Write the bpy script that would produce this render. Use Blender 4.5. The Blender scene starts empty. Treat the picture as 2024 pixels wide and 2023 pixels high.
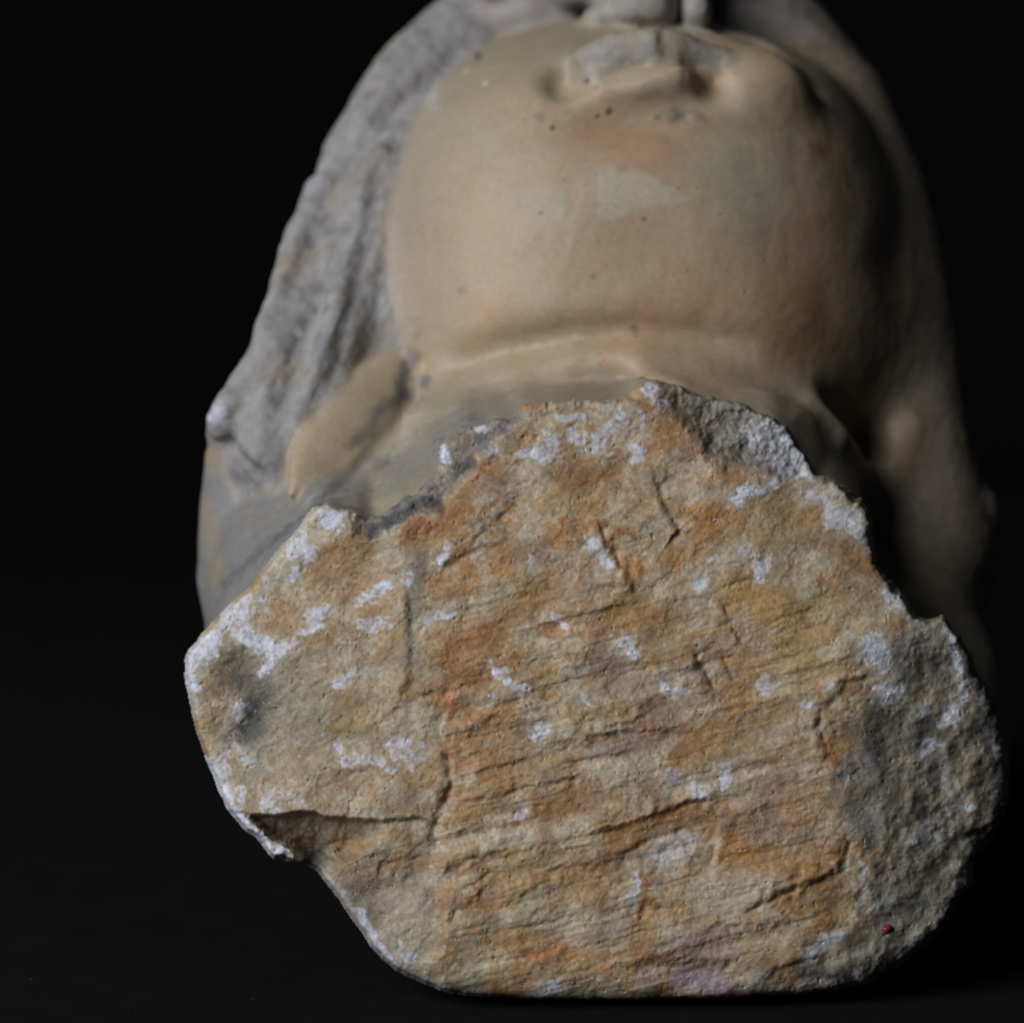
import bpy, math
import numpy as np
from mathutils import Vector, Matrix

# ------------------------------------------------------------------ frame of reference
# Modelling units: 1 unit = 0.138 mm.  x right, y away from the viewer, z up, in a frame tilted by the
# camera's pitch.  D is the distance camera - origin in those units.
S = 0.000138
D = 7000.0
PITCH = math.radians(7.0)
CX, CY = 1012.0, 1011.5
Z_CONTACT = -969.0                      # lowest edge of the neck fracture, stands on the table
cp, sp_ = math.cos(PITCH), math.sin(PITCH)

def to_world(v):
    """(n,3) modelling coordinates -> world metres; table top is z = 0"""
    v = np.asarray(v, dtype=np.float64)
    x = v[:, 0] * S
    y = (v[:, 1] * cp + (v[:, 2] - Z_CONTACT) * sp_) * S
    z = (-v[:, 1] * sp_ + (v[:, 2] - Z_CONTACT) * cp) * S
    return np.stack([x, y, z], 1)

scene = bpy.context.scene
# ------------------------------------------------------------------ camera
cam_d = bpy.data.cameras.new('camera')
cam = bpy.data.objects.new('camera', cam_d)
scene.collection.objects.link(cam)
scene.camera = cam
cpos = to_world([[0, -D, 0]])[0]
cam.location = cpos
cam.rotation_euler = (math.radians(90) - PITCH, 0, 0)
cam_d.sensor_width = 36.0
cam_d.lens = 36.0 * D / 2024.0
cam_d.clip_start = 0.05
cam_d.clip_end = 50
cam_d.dof.use_dof = True
cam_d.dof.focus_distance = (D - 10) * S
cam_d.dof.aperture_fstop = 5.6

# ------------------------------------------------------------------ light
w = bpy.data.worlds.new('World')
scene.world = w
w.use_nodes = True
w.node_tree.nodes['Background'].inputs['Color'].default_value = (0.6, 0.75, 1.0, 1)
w.node_tree.nodes['Background'].inputs['Strength'].default_value = 0.014

def area(name, loc, target, size, size_y, power, col):
    l = bpy.data.lights.new(name, 'AREA')
    l.shape = 'RECTANGLE'; l.size = size; l.size_y = size_y
    l.energy = power; l.color = col
    o = bpy.data.objects.new(name, l)
    scene.collection.objects.link(o)
    o.location = loc
    o.rotation_euler = (Vector(target) - Vector(loc)).to_track_quat('-Z', 'Y').to_euler()
    return o
area('window_light', (-1.04, -0.84, 0.84), (0.0, 0.03, 0.15), 0.95, 1.05, 27.0, (0.94, 0.97, 1.0))

scene.view_settings.view_transform = 'Standard'
scene.view_settings.look = 'None'
scene.view_settings.exposure = 0.0
scene.view_settings.gamma = 1.0
scene.cycles.use_denoising = True

# ------------------------------------------------------------------ helpers: colour, noise
def lin(c):
    c = np.array(c, dtype=np.float64) / 255.0
    return np.where(c <= 0.04045, c / 12.92, ((c + 0.055) / 1.055) ** 2.4)

GAIN = 1.02
def A(*c):
    return (lin(c) * GAIN).astype(np.float32)

rng = np.random.default_rng(11)
TAB3 = rng.random((64, 64, 64), dtype=np.float32)
TAB2 = rng.random((256, 256), dtype=np.float32)

def vn3(x, y, z):
    xi, yi, zi = np.floor(x).astype(np.int32), np.floor(y).astype(np.int32), np.floor(z).astype(np.int32)
    fx, fy, fz = (x - xi).astype(np.float32), (y - yi).astype(np.float32), (z - zi).astype(np.float32)
    fx = fx * fx * (3 - 2 * fx); fy = fy * fy * (3 - 2 * fy); fz = fz * fz * (3 - 2 * fz)
    x0, x1 = xi & 63, (xi + 1) & 63
    y0, y1 = yi & 63, (yi + 1) & 63
    z0, z1 = zi & 63, (zi + 1) & 63
    T = TAB3
    a = T[x0, y0, z0] * (1 - fx) + T[x1, y0, z0] * fx
    b = T[x0, y1, z0] * (1 - fx) + T[x1, y1, z0] * fx
    c = T[x0, y0, z1] * (1 - fx) + T[x1, y0, z1] * fx
    d = T[x0, y1, z1] * (1 - fx) + T[x1, y1, z1] * fx
    a = a * (1 - fy) + b * fy
    c = c * (1 - fy) + d * fy
    return (a * (1 - fz) + c * fz) * 2 - 1

def vn2(x, y):
    xi, yi = np.floor(x).astype(np.int32), np.floor(y).astype(np.int32)
    fx, fy = (x - xi).astype(np.float32), (y - yi).astype(np.float32)
    fx = fx * fx * fx * (fx * (fx * 6 - 15) + 10); fy = fy * fy * fy * (fy * (fy * 6 - 15) + 10)
    x0, x1, y0, y1 = xi & 255, (xi + 1) & 255, yi & 255, (yi + 1) & 255
    T = TAB2
    a = T[x0, y0] * (1 - fx) + T[x1, y0] * fx
    b = T[x0, y1] * (1 - fx) + T[x1, y1] * fx
    return (a * (1 - fy) + b * fy) * 2 - 1

def fbm2(x, y, oct=4, gain=0.5, seed=0.0):
    s = 0; a = 1.0; t = 0
    c, sn = math.cos(0.7), math.sin(0.7)
    x = x + seed * 17.3; y = y + seed * 9.1
    for i in range(oct):
        s = s + a * vn2(x, y); t += a
        x, y = (x * c - y * sn) * 2.03 + 13.7, (x * sn + y * c) * 2.03 + 5.1
        a *= gain
    return s / t

def fbm3(p, scale, oct=4, gain=0.5, seed=0.0):
    x, y, z = p[:, 0] / scale + seed * 7.7, p[:, 1] / scale + seed * 3.1, p[:, 2] / scale + seed * 5.3
    s = 0; a = 1.0; t = 0
    for i in range(oct):
        s = s + a * vn3(x, y, z); t += a
        x, y, z = x * 2.03 + 11.3 + y * .13, y * 2.01 + 4.7 + z * .11, z * 2.05 + 8.9 - x * .07
        a *= gain
    return s / t

def sstep(a, b, x):
    t = np.clip((x - a) / (b - a), 0, 1)
    return t * t * (3 - 2 * t)

def mixc(col, c, m):
    m = m[:, None]
    return col * (1 - m) + c[None, :] * m

# ------------------------------------------------------------------ materials
def stone_material(name, rough, bump_scale, bump_dist, spec=0.35, sss=0.0, bump2=None, grain=0.25):
    m = bpy.data.materials.new(name); m.use_nodes = True
    nt = m.node_tree; N = nt.nodes; L = nt.links
    bs = N['Principled BSDF']
    at = N.new('ShaderNodeAttribute'); at.attribute_name = 'tint'
    tc = N.new('ShaderNodeTexCoord')
    n1 = N.new('ShaderNodeTexNoise'); n1.inputs['Scale'].default_value = bump_scale
    n1.inputs['Detail'].default_value = 6; n1.inputs['Roughness'].default_value = 0.65
    L.new(tc.outputs['Object'], n1.inputs['Vector'])
    mr = N.new('ShaderNodeMapRange')
    mr.inputs['From Min'].default_value = 0.3; mr.inputs['From Max'].default_value = 0.7
    mr.inputs['To Min'].default_value = 1 - grain; mr.inputs['To Max'].default_value = 1 + grain
    n2 = N.new('ShaderNodeTexNoise'); n2.inputs['Scale'].default_value = bump_scale * 0.55
    n2.inputs['Detail'].default_value = 5
    L.new(tc.outputs['Object'], n2.inputs['Vector'])
    L.new(n2.outputs['Fac'], mr.inputs['Value'])
    mx = N.new('ShaderNodeVectorMath'); mx.operation = 'SCALE'
    L.new(at.outputs['Color'], mx.inputs[0]); L.new(mr.outputs['Result'], mx.inputs['Scale'])
    L.new(mx.outputs['Vector'], bs.inputs['Base Color'])
    bp = N.new('ShaderNodeBump'); bp.inputs['Strength'].default_value = 1.0
    bp.inputs['Distance'].default_value = bump_dist
    L.new(n1.outputs['Fac'], bp.inputs['Height'])
    L.new(bp.outputs['Normal'], bs.inputs['Normal'])
    bs.inputs['Roughness'].default_value = rough
    bs.inputs['Specular IOR Level'].default_value = spec
    if sss > 0:
        bs.inputs['Subsurface Weight'].default_value = sss
        bs.inputs['Subsurface Radius'].default_value = (1.0, 0.7, 0.45)
        bs.inputs['Subsurface Scale'].default_value = 0.004
    return m

mat_skin = stone_material('polished_marble', 0.48, 1100, 0.00008, 0.38, 0.35, grain=0.06)
mat_hair = stone_material('weathered_marble', 0.7, 500, 0.0002, 0.3, 0.0, grain=0.16)
mat_break = stone_material('broken_marble', 0.62, 1500, 0.00013, 0.4, 0.0, grain=0.13)

def cloth_material(name, col, rough):
    m = bpy.data.materials.new(name); m.use_nodes = True
    nt = m.node_tree; N = nt.nodes; L = nt.links
    bs = N['Principled BSDF']
    tc = N.new('ShaderNodeTexCoord')
    n = N.new('ShaderNodeTexNoise'); n.inputs['Scale'].default_value = 60; n.inputs['Detail'].default_value = 8
    L.new(tc.outputs['Object'], n.inputs['Vector'])
    cr = N.new('ShaderNodeValToRGB')
    cr.color_ramp.elements[0].color = (col[0] * .6, col[1] * .6, col[2] * .6, 1)
    cr.color_ramp.elements[1].color = (col[0] * 1.5, col[1] * 1.5, col[2] * 1.5, 1)
    L.new(n.outputs['Fac'], cr.inputs['Fac'])
    vo = N.new('ShaderNodeTexVoronoi'); vo.inputs['Scale'].default_value = 55        # sparse lint
    L.new(tc.outputs['Object'], vo.inputs['Vector'])
    lt = N.new('ShaderNodeMath'); lt.operation = 'LESS_THAN'; lt.inputs[1].default_value = 0.03
    L.new(vo.outputs['Distance'], lt.inputs[0])
    ln = N.new('ShaderNodeMix'); ln.data_type = 'RGBA'
    L.new(lt.outputs[0], ln.inputs['Factor']); L.new(cr.outputs['Color'], ln.inputs[6]); ln.inputs[7].default_value = (0.05, 0.05, 0.05, 1)
    L.new(ln.outputs[2], bs.inputs['Base Color'])
    wv = N.new('ShaderNodeTexNoise'); wv.inputs['Scale'].default_value = 900
    L.new(tc.outputs['Object'], wv.inputs['Vector'])
    bp = N.new('ShaderNodeBump'); bp.inputs['Distance'].default_value = 0.0004
    L.new(wv.outputs['Fac'], bp.inputs['Height']); L.new(bp.outputs['Normal'], bs.inputs['Normal'])
    bs.inputs['Roughness'].default_value = rough
    bs.inputs['Specular IOR Level'].default_value = 0.08
    return m
mat_cloth = cloth_material('black_cloth', (0.0055, 0.0055, 0.006), 0.9)
mat_backdrop = cloth_material('black_backdrop', (0.004, 0.004, 0.0043), 0.95)

# ------------------------------------------------------------------ mesh building
ROOT_LOC = to_world([[190, 0, Z_CONTACT]])[0]; ROOT_LOC[2] = 0.0

def build_mesh(name, verts_w, faces, material, parent=None, col=None, normals=None, origin=None):
    o3 = np.zeros(3) if origin is None else np.asarray(origin)
    me = bpy.data.meshes.new(name)
    v = np.ascontiguousarray(verts_w - o3, dtype=np.float32)
    f = np.ascontiguousarray(faces, dtype=np.int32)
    me.vertices.add(len(v)); me.vertices.foreach_set('co', v.ravel())
    k = f.shape[1]
    me.loops.add(f.size); me.loops.foreach_set('vertex_index', f.ravel())
    me.polygons.add(len(f))
    me.polygons.foreach_set('loop_start', np.arange(len(f), dtype=np.int32) * k)
    me.polygons.foreach_set('use_smooth', np.ones(len(f), dtype=bool))
    me.update(calc_edges=True)
    if col is not None:
        a = me.attributes.new('tint', 'FLOAT_COLOR', 'POINT')
        c4 = np.ones((len(v), 4), dtype=np.float32); c4[:, :3] = np.clip(col, 0.002, 0.9)
        a.data.foreach_set('color', c4.ravel())
    if normals is not None:
        me.normals_split_custom_set_from_vertices(normals.astype(np.float32).tolist())
    me.materials.append(material)
    ob = bpy.data.objects.new(name, me)
    scene.collection.objects.link(ob)
    if parent is not None:
        ob.parent = parent
    return ob

# ------------------------------------------------------------------ the setting: black cloth and backdrop
def sheet(name, xs, ys, fz, mat):
    X, Y = np.meshgrid(xs, ys, indexing='ij')
    P = fz(X, Y).reshape(-1, 3)
    nx, ny = len(xs), len(ys)
    i = np.arange(nx * ny).reshape(nx, ny)
    F = np.stack([i[:-1, :-1], i[1:, :-1], i[1:, 1:], i[:-1, 1:]], -1).reshape(-1, 4)
    o = build_mesh(name, P, F, mat)
    o['kind'] = 'structure'
    return o
def tab(X, Y):
    r = np.hypot(X - ROOT_LOC[0], Y - 0.12)
    Z = -0.0015 - 0.002 * (fbm2(X * 9, Y * 9, 3) + 1) * sstep(0.16, 0.4, r)
    return np.stack([X, Y, Z], -1)
sheet('tabletop', np.linspace(-1.6, 1.6, 120), np.linspace(-1.4, 1.6, 120), tab, mat_cloth)
def bdrop(X, Zc):
    Y = 1.45 + 0.03 * np.sin(X * 7 + 1.3 * fbm2(X * 2, Zc * 1.2, 2)) - 0.02 * Zc
    return np.stack([X, Y, Zc - 0.02], -1)
sheet('backdrop', np.linspace(-1.6, 1.6, 140), np.linspace(0, 1.8, 30), bdrop, mat_backdrop)

# ------------------------------------------------------------------ the head: one carved solid
head = bpy.data.objects.new('marble_head', None)
scene.collection.objects.link(head)
head.location = ROOT_LOC
head.empty_display_size = 0.05
head['label'] = 'broken marble head lying tilted back, its stained neck fracture facing the viewer'
head['category'] = 'sculpture'

# outline of the fracture (read off the stone, in units of the frame at y = 0, from image top-left)
RIM = np.array([
 (371,1302),(377,1288),(403,1258),(431,1226),(465,1191),(497,1163),(519,1134),(545,1097),(579,1060),(614,1017),
 (628,1001),(648,996),(670,1006),(708,1015),(726,1025),(747,1024),(770,1009),(797,990),(828,972),(848,947),(872,920),
 (873,893),(900,864),(927,843),(970,842),(980,832),(1026,821),(1035,805),(1072,800),(1106,794),(1163,793),(1220,794),
 (1248,783),(1266,757),(1285,757),(1306,759),(1357,770),(1414,784),(1471,799),(1513,821),(1550,845),(1573,877),
 (1596,908),(1612,938),(1642,956),(1684,982),(1710,1010),(1718,1039),(1722,1082),(1730,1114),(1750,1143),(1770,1171),
 (1792,1200),(1812,1222),(1839,1230),(1862,1227),(1877,1239),(1897,1268),(1917,1300),(1926,1337),(1946,1360),
 (1961,1389),(1973,1430),(1984,1465),(1990,1502),(1990,1546),(1981,1598),(1961,1640),(1940,1680),(1926,1705),
 (1912,1746),(1874,1813),(1831,1865),(1773,1909),(1706,1942),(1639,1960),(1543,1966),(1419,1974),(1233,1977),
 (1047,1975),(1000,1971),(950,1969),(898,1962),(842,1944),(785,1915),(756,1892),(733,1862),(711,1831),(688,1799),
 (671,1774),(651,1745),(628,1716),(608,1703),(580,1701),(563,1694),(543,1693),(528,1676),(509,1652),(488,1638),
 (454,1599),(437,1562),(414,1502),(391,1442),(377,1377),(370,1334)], dtype=np.float64)

def poly_sd(px, py, poly):
    """signed distance, positive inside"""
    d = np.full(px.shape, 1e9, dtype=np.float32)
    ins = np.zeros(px.shape, dtype=bool)
    n = len(poly)
    for i in range(n):
        ax, ay = poly[i]; bx, by = poly[(i + 1) % n]
        ex, ey = bx - ax, by - ay
        wx, wy = px - ax, py - ay
        t = np.clip((wx * ex + wy * ey) / (ex * ex + ey * ey + 1e-9), 0, 1)
        d = np.minimum(d, (wx - ex * t) ** 2 + (wy - ey * t) ** 2)
        if ay != by:
            c = (ay > py) != (by > py)
            ins ^= c & (px < ex * (py - ay) / ey + ax)
    return np.where(ins, np.sqrt(d), -np.sqrt(d)).astype(np.float32)

TILT = 0.12
def plane_y(py):
    return (1380.0 - py) * TILT

def cap(x, y, x1, y1, x2, y2, r, soft=0.45):
    ex, ey = x2 - x1, y2 - y1
    t = np.clip(((x - x1) * ex + (y - y1) * ey) / (ex * ex + ey * ey + 1e-6), 0, 1)
    dd = np.hypot(x - x1 - ex * t, y - y1 - ey * t)
    return sstep(r * (1 + soft), r * (1 - soft), dd)

# ------------------------------------------------------------------ the fracture: relief at 0.28 mm
ST = 2.0
ux = np.arange(352, 2010, ST); uy = np.arange(738, 1996, ST)
GX, GY = np.meshgrid(ux, uy, indexing='ij')
shp = GX.shape
x = GX.ravel().astype(np.float64); y = GY.ravel().astype(np.float64)
sd = poly_sd(x, y, RIM)
jag = fbm2(x / 26, y / 26, 3, seed=31) * 7 + fbm2(x / 9, y / 9, 2, seed=32) * 1.4
jag_w = 0.35 + 0.65 * (sstep(1200, 900, y) + sstep(1500, 1800, x)).clip(0, 1)
sd = sd + jag * jag_w - 2
keep = sd > -9
# work on the kept points only
x = x[keep]; y = y[keep]; sd = sd[keep]
wx1 = fbm2(x / 48, y / 48, 3, seed=1); wy1 = fbm2(x / 48, y / 48, 3, seed=2)
wx2 = fbm2(x / 11, y / 11, 3, seed=3); wy2 = fbm2(x / 11, y / 11, 3, seed=4)
qx = x + wx1 * 18 + wx2 * 8; qy = y + wy1 * 18 + wy2 * 8        # ragged outlines for stains
lx = x + wx1 * 5 + wx2 * 3; ly = y + wy1 * 5 + wy2 * 3          # slightly wavering tool lines

h = np.zeros_like(x)
# broad facets
uu = (x - 1725) + 0.25 * (y - 1450) + wx1 * 25
h -= 0.36 * np.clip(45 * np.log1p(np.exp(np.clip(uu / 45, -20, 20))), 0, 400) * sstep(1150, 1330, y)      # right flank falls away
h -= 0.16 * np.clip(x - 1500, 0, 400) * sstep(1300, 1100, y)
h -= 0.12 * np.clip(800 - x, 0, 500) * sstep(1700, 1500, y)                                  # left flank
h -= 0.0011 * np.clip(y - 1820, 0, 300) ** 2 * 1.0
h += 10 * fbm2(x / 160, y / 160, 3, seed=5)
# bevel of rough stone at the upper right
bev = sstep(-16, 26, poly_sd(lx + wx1 * 10, ly + wy1 * 10, [(1268,740),(1320,745),(1480,780),(1600,880),(1640,950),(1560,945),(1500,930),(1440,935),(1400,905),(1370,850),(1330,815)]))
h -= bev * (3 + 0.15 * np.clip((x - 1280) * 0.5 + (960 - y) * 0.6, 0, 300))
# upper left edge: broken strip lower than the main face
bl = sstep(-10, 12, poly_sd(lx + wx1 * 10, ly + wy1 * 10, [(700,1010),(830,940),(860,880),(930,820),(1030,790),(1040,830),(960,880),(945,930),(880,985),(800,1030),(735,1060),(700,1060)]))
h -= bl * 15
# hollows
def bowl(cx, cy, rx, ry, dep, ang=0.0, xx=None, yy=None):
    global h
    c, s = math.cos(ang), math.sin(ang)
    dx, dy = lx - cx, ly - cy
    u = (dx * c + dy * s) / rx; v = (-dx * s + dy * c) / ry
    h = h - dep * np.exp(-(u * u + v * v))
bowl(490, 1410, 70, 80, 18); bowl(470, 1320, 40, 40, 9); bowl(750, 1120, 110, 60, 7)
bowl(1850, 1320, 60, 50, 14); bowl(1760, 1450, 60, 60, 12); bowl(1330, 950, 60, 60, 7)
bowl(1500, 1680, 100, 45, 7, -0.1); bowl(1520, 1580, 35, 60, 6); bowl(1390, 1925, 80, 22, 14); bowl(1180, 1330, 70, 40, 5)
bowl(1610, 1935, 60, 16, 9); bowl(1200, 1480, 120, 20, 5, -0.17); bowl(1300, 1640, 90, 18, 6, -0.25)
bowl(760, 1800, 70, 90, 10)
# scooped notch at the lower left, under an overhanging edge
ey = np.interp(x, [480, 494, 542, 596, 622, 645, 699, 758, 830, 900], [1606, 1610, 1612, 1604, 1606, 1616, 1619, 1622, 1616, 1640]) + wy2 * 5 + wy1 * 6
below = ly - ey
right_end = sstep(880, 700, x)
u_d = np.clip((758 - x) * 0.55 + (1627 - y) * -0.0, 0, 250)
diag = ((lx - 775) * 96 + (ly - 1620) * 145) / 174.0          # < 0 inside the cavity
cav = sstep(26, -22, diag + wy1 * 14)
rd_ = np.full(len(x), 1e9)
for (ax_, ay_), (bx_, by_) in zip([(450,1596),(488,1640),(528,1677)], [(488,1640),(528,1677),(566,1694)]):
    ex_, ey_ = bx_ - ax_, by_ - ay_
    t_ = np.clip(((x - ax_) * ex_ + (y - ay_) * ey_) / (ex_ * ex_ + ey_ * ey_), 0, 1)
    rd_ = np.minimum(rd_, np.hypot(x - ax_ - ex_ * t_, y - ay_ - ey_ * t_))
lrim = sstep(14, 34, rd_ + wx2 * 5)
h -= sstep(-2, 9, below) * sstep(890, 850, lx + wx1 * 14) * (5 + 24 * sstep(800, 640, x) * cav + cav * 1.15 * np.clip(below, 0, 160) * sstep(790, 690, x)) * lrim * np.where(x < 480, sstep(470, 482, x), 1)
h -= 4 * cav * sstep(0, 20, below) * fbm2(x / 30, y / 30, 3, seed=33) * 3
h -= sstep(-6, 6, ly - ey) * sstep(900, 840, lx + wx1 * 22 + 14 * np.sin(y / 37.0)) * 8                               # lower left facet lies deeper

# tool lines and cracks: (points, depth, width, step)
LINES = [
 ([(876,1459),(935,1442),(975,1419),(998,1410)], 7, 5, 6), ([(992,1393),(1020,1385),(1049,1373)], 5, 4, 3),
 ([(1061,1476),(1120,1464),(1192,1453),(1249,1446),(1357,1444)], 7, 5.5, 6), ([(1226,1436),(1249,1427),(1300,1396)], 4, 5, 4),
 ([(1100,1268),(1135,1262),(1163,1254)], 5, 4, 3), ([(1163,1168),(1190,1160),(1214,1160)], 5, 4, 3),
 ([(1172,1019),(1192,1062),(1220,1107),(1240,1138),(1254,1177)], 9, 6, 9), ([(1285,928),(1305,982),(1320,1016),(1340,1045),(1357,1056),(1380,1067)], 9, 6, 8),
 ([(1368,1285),(1388,1322),(1400,1345),(1408,1368)], 18, 6, 9), ([(1422,1185),(1440,1228),(1454,1259),(1462,1274)], 8, 4.5, 6),
 ([(1428,1299),(1451,1350)], 5, 5, 4), ([(1733,1328),(1676,1350),(1653,1373),(1630,1399)], 10, 6, 5), ([(1622,1399),(1619,1439),(1627,1467),(1640,1500)], 12, 5, 5),
 ([(907,1585),(978,1574),(1035,1557),(1092,1548),(1135,1540),(1155,1528)], 8, 5, 6), ([(1098,1514),(1163,1500),(1283,1483),(1314,1476)], 5, 5, 4),
 ([(1223,1551),(1305,1523)], 4, 5, 3), ([(1180,1643),(1257,1625),(1305,1608),(1348,1591),(1397,1580),(1428,1571)], 9, 4.5, 8),
 ([(1063,1742),(1092,1722),(1129,1716),(1177,1705),(1220,1693),(1277,1659),(1337,1642),(1379,1628)], 8, 6, 6), ([(1026,1776),(1046,1762),(1100,1735)], 6, 4, 3),
 ([(1679,1660),(1673,1688),(1667,1722)], 16, 6, 8), ([(1667,1722),(1636,1736),(1585,1753),(1542,1773),(1499,1790),(1470,1806)], 12, 5, 8),
 ([(1394,1839),(1428,1830),(1476,1827),(1513,1830),(1556,1821)], 7, 5, 5), ([(1254,1807),(1288,1799),(1318,1792)], 16, 9, 5), ([(1330,1796),(1345,1797)], 8, 6, 2),
 ([(1408,1716),(1414,1682),(1417,1653),(1424,1622),(1448,1605)], 4, 7, -6), ([(1476,1617),(1494,1597)], 10, 6, 3),
 ([(880,1478),(886,1505),(889,1536),(884,1576),(870,1600),(861,1633),(855,1655),(857,1692)], 22, 6.5, 5), ([(804,1140),(806,1240),(808,1300),(810,1335),(787,1400)], 5, 7, 5),
 ([(832,1377),(855,1368),(887,1363)], 8, 4, 4), ([(720,1450),(787,1400),(832,1377)], 4, 4, 2), ([(660,1533),(702,1523),(745,1521)], 8, 8, 7),
 ([(724,1536),(707,1565),(693,1599),(672,1627),(666,1660)], 8, 3.5, 2), ([(679,1690),(671,1712)], 18, 5, 0), ([(748,1731),(753,1710),(770,1704),(807,1698),(825,1695)], 9, 4, 5),
 ([(868,1744),(893,1719),(924,1699),(1000,1690)], 13, 5, 5), ([(918,1759),(964,1725),(987,1713)], 7, 4, 4), ([(1437,1157),(1459,1146),(1490,1140)], 6, 5, 5),
 ([(1599,1200),(1579,1234)], 6, 7, 4), ([(1485,1050),(1486,1064)], 9, 5, 0), ([(1471,1272),(1484,1284)], 9, 4, 0), ([(1135,1313),(1163,1305)], 6, 5, 4), ([(1192,1353),(1234,1336)], 7, 6, 5),
 ([(1298,1915),(1363,1899),(1410,1903),(1456,1900)], 8, 5, 6), ([(884,1830),(900,1800),(927,1788),(967,1745)], 8, 5, 4), ([(1030,1920),(1060,1898),(1116,1865)], 9, 6, -5),
 ([(900,1650),(1000,1625),(1060,1640)], 4, 5, 3), ([(930,1530),(1010,1512),(1050,1500)], 4, 4, 3), ([(1010,1600),(1100,1585)], 4, 4, 3),
 ([(884,1400),(872,1440),(876,1470)], 7, 4, -4), ([(1394,860),(1402,905)], 10, 6, 0), ([(1620,1540),(1680,1530),(1700,1560)], 4, 5, 4), ([(1540,1545),(1590,1550),(1636,1545)], 6, 5, 5),
 ([(1300,1200),(1360,1180),(1420,1184)], 3, 6, 3), ([(1000,1180),(1080,1176),(1110,1190)], 4, 5, 3), ([(1640,1740),(1712,1690),(1760,1690)], 5, 4, 2),
 ([(780,1010),(840,985),(880,960)], 6, 5, -4), ([(1000,1010),(960,1045),(905,1100)], 4, 5, 4), ([(870,1120),(920,1095),(980,1075)], 6, 5, 5), ([(1850,1630),(1900,1655),(1950,1640)], 10, 7, 8),
 ([(1480,1960),(1560,1905),(1640,1890)], 6, 6, 4), ([(560,1500),(600,1530),(690,1560)], 3, 6, 2), ([(640,1420),(700,1400),(740,1380)], 3, 5, 2),
]
def line_field(pts, pad):
    pts = np.array(pts, float)
    lo = pts.min(0) - pad; hi = pts.max(0) + pad
    m = np.nonzero((lx > lo[0]) & (lx < hi[0]) & (ly > lo[1]) & (ly < hi[1]))[0]
    X = lx[m]; Y = ly[m]
    best = np.full(len(m), 1e9); side = np.zeros(len(m)); tt = np.zeros(len(m))
    n = len(pts) - 1
    for i in range(n):
        a, b = pts[i], pts[i + 1]; e = b - a
        L = np.hypot(*e)
        t0 = ((X - a[0]) * e[0] + (Y - a[1]) * e[1]) / (L * L)
        t = np.clip(t0, 0, 1)
        dd = np.hypot(X - a[0] - e[0] * t, Y - a[1] - e[1] * t)
        nrm = np.array([-e[1], e[0]]) / L
        if nrm @ np.array([-0.65, -0.75]) < 0: nrm = -nrm
        sgn = (X - a[0]) * nrm[0] + (Y - a[1]) * nrm[1]
        up = dd < best
        best = np.where(up, dd, best); side = np.where(up, sgn, side); tt = np.where(up, (i + t) / n, tt)
    return m, best, side, tt
for pts, dep, wd, stp in LINES:
    m, dd, sg, tt = line_field(pts, 80)
    wd = wd * 1.5; stp = stp * 1.7
    tap = np.clip(np.minimum(tt, 1 - tt) * 6 + 0.25, 0, 1) * (0.75 + 0.5 * vn2(x[m] / 14, y[m] / 14))
    g = np.exp(-(dd / wd) ** 2)
    h[m] -= (dep if dep >= 12 else dep * 0.45) * g * tap * 0.5
    h[m] += stp * np.tanh(sg / (wd * 0.7)) * np.exp(-dd / 30.0) * 0.55 * tap

# fine chisel marks: bundles of shallow parallel scratches rising to the right
c, s = math.cos(-0.24), math.sin(-0.24)
ra = lx * c + ly * s; rb = -lx * s + ly * c
mid = sstep(860, 920, x) * sstep(1720, 1600, x) * sstep(1080, 1250, y)
strip = vn2(ra / 150 + 7, rb / 15)
strip2 = vn2(ra / 210 + 3, rb / 30)
h += mid * 1.4 * np.sign(strip) * np.abs(strip) ** 0.7 + (0.35 + 0.65 * mid) * 3.4 * np.sign(strip2) * np.abs(strip2) ** 0.6
h += 4.5 * fbm2(x / 85, y / 75, 3, 0.45, seed=71)
h += mid * 0.8 * vn2(ra / 60, rb / 6)
c2, s2 = math.cos(-1.0), math.sin(-1.0)
rc = x * c2 + y * s2; rd = -x * s2 + y * c2
rough_l = np.clip(0.45 + 0.55 * (0.45 * sstep(1690, 1780, x) * sstep(1180, 1260, y) + 0.7 * bev + bl + sstep(660, 520, x) * .4) + 0.25 * fbm2(x / 70, y / 70, 2, seed=9), 0.2, 1.3)
crumb = fbm2(rc / 15, rd / 8.5, 4, 0.62, seed=12)
h += rough_l * 1.5 * crumb
h += rough_l * 2.2 * fbm2(x / 34, y / 30, 4, 0.55, seed=13)
big_r = sstep(1690, 1780, x + (y - 1450) * .2) * sstep(1180, 1260, y)
h += big_r * (8 * fbm2(x / 62, y / 62, 3, 0.5, seed=14) + 2 * np.abs(fbm2(x / 20, y / 20, 3, seed=15)))
h += bev * 8 * fbm2(x / 22, y / 22, 3, seed=16)
# flakes: small plates with sharp edges
fk = fbm2(x / 40 + y / 90, y / 40, 3, seed=17)
h += 1.2 * sstep(0.06, 0.20, fk) + 1.0 * sstep(-0.24, -0.14, fk)
fk2 = fbm2(x / 17, y / 15, 3, seed=18)
h += 0.8 * sstep(0.26, 0.34, fk2) * rough_l
pits = fbm2(x / 8, y / 8, 2, seed=19)
h -= 3 * sstep(0.6, 0.85, pits)
# edge: rounded over, then steeply back into the neck
we_ = 12 + 26 * sstep(1780, 1900, y) + 40 * sstep(1850, 1950, x) * sstep(1250, 1400, y)
e = np.clip(1 - sd / we_, 0, 1)
h -= we_ * 0.7 * (1 - np.sqrt(np.clip(1 - e * e, 0, 1)))
h_core = h.copy()
h -= np.clip(-sd, 0, 20) * 9

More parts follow.
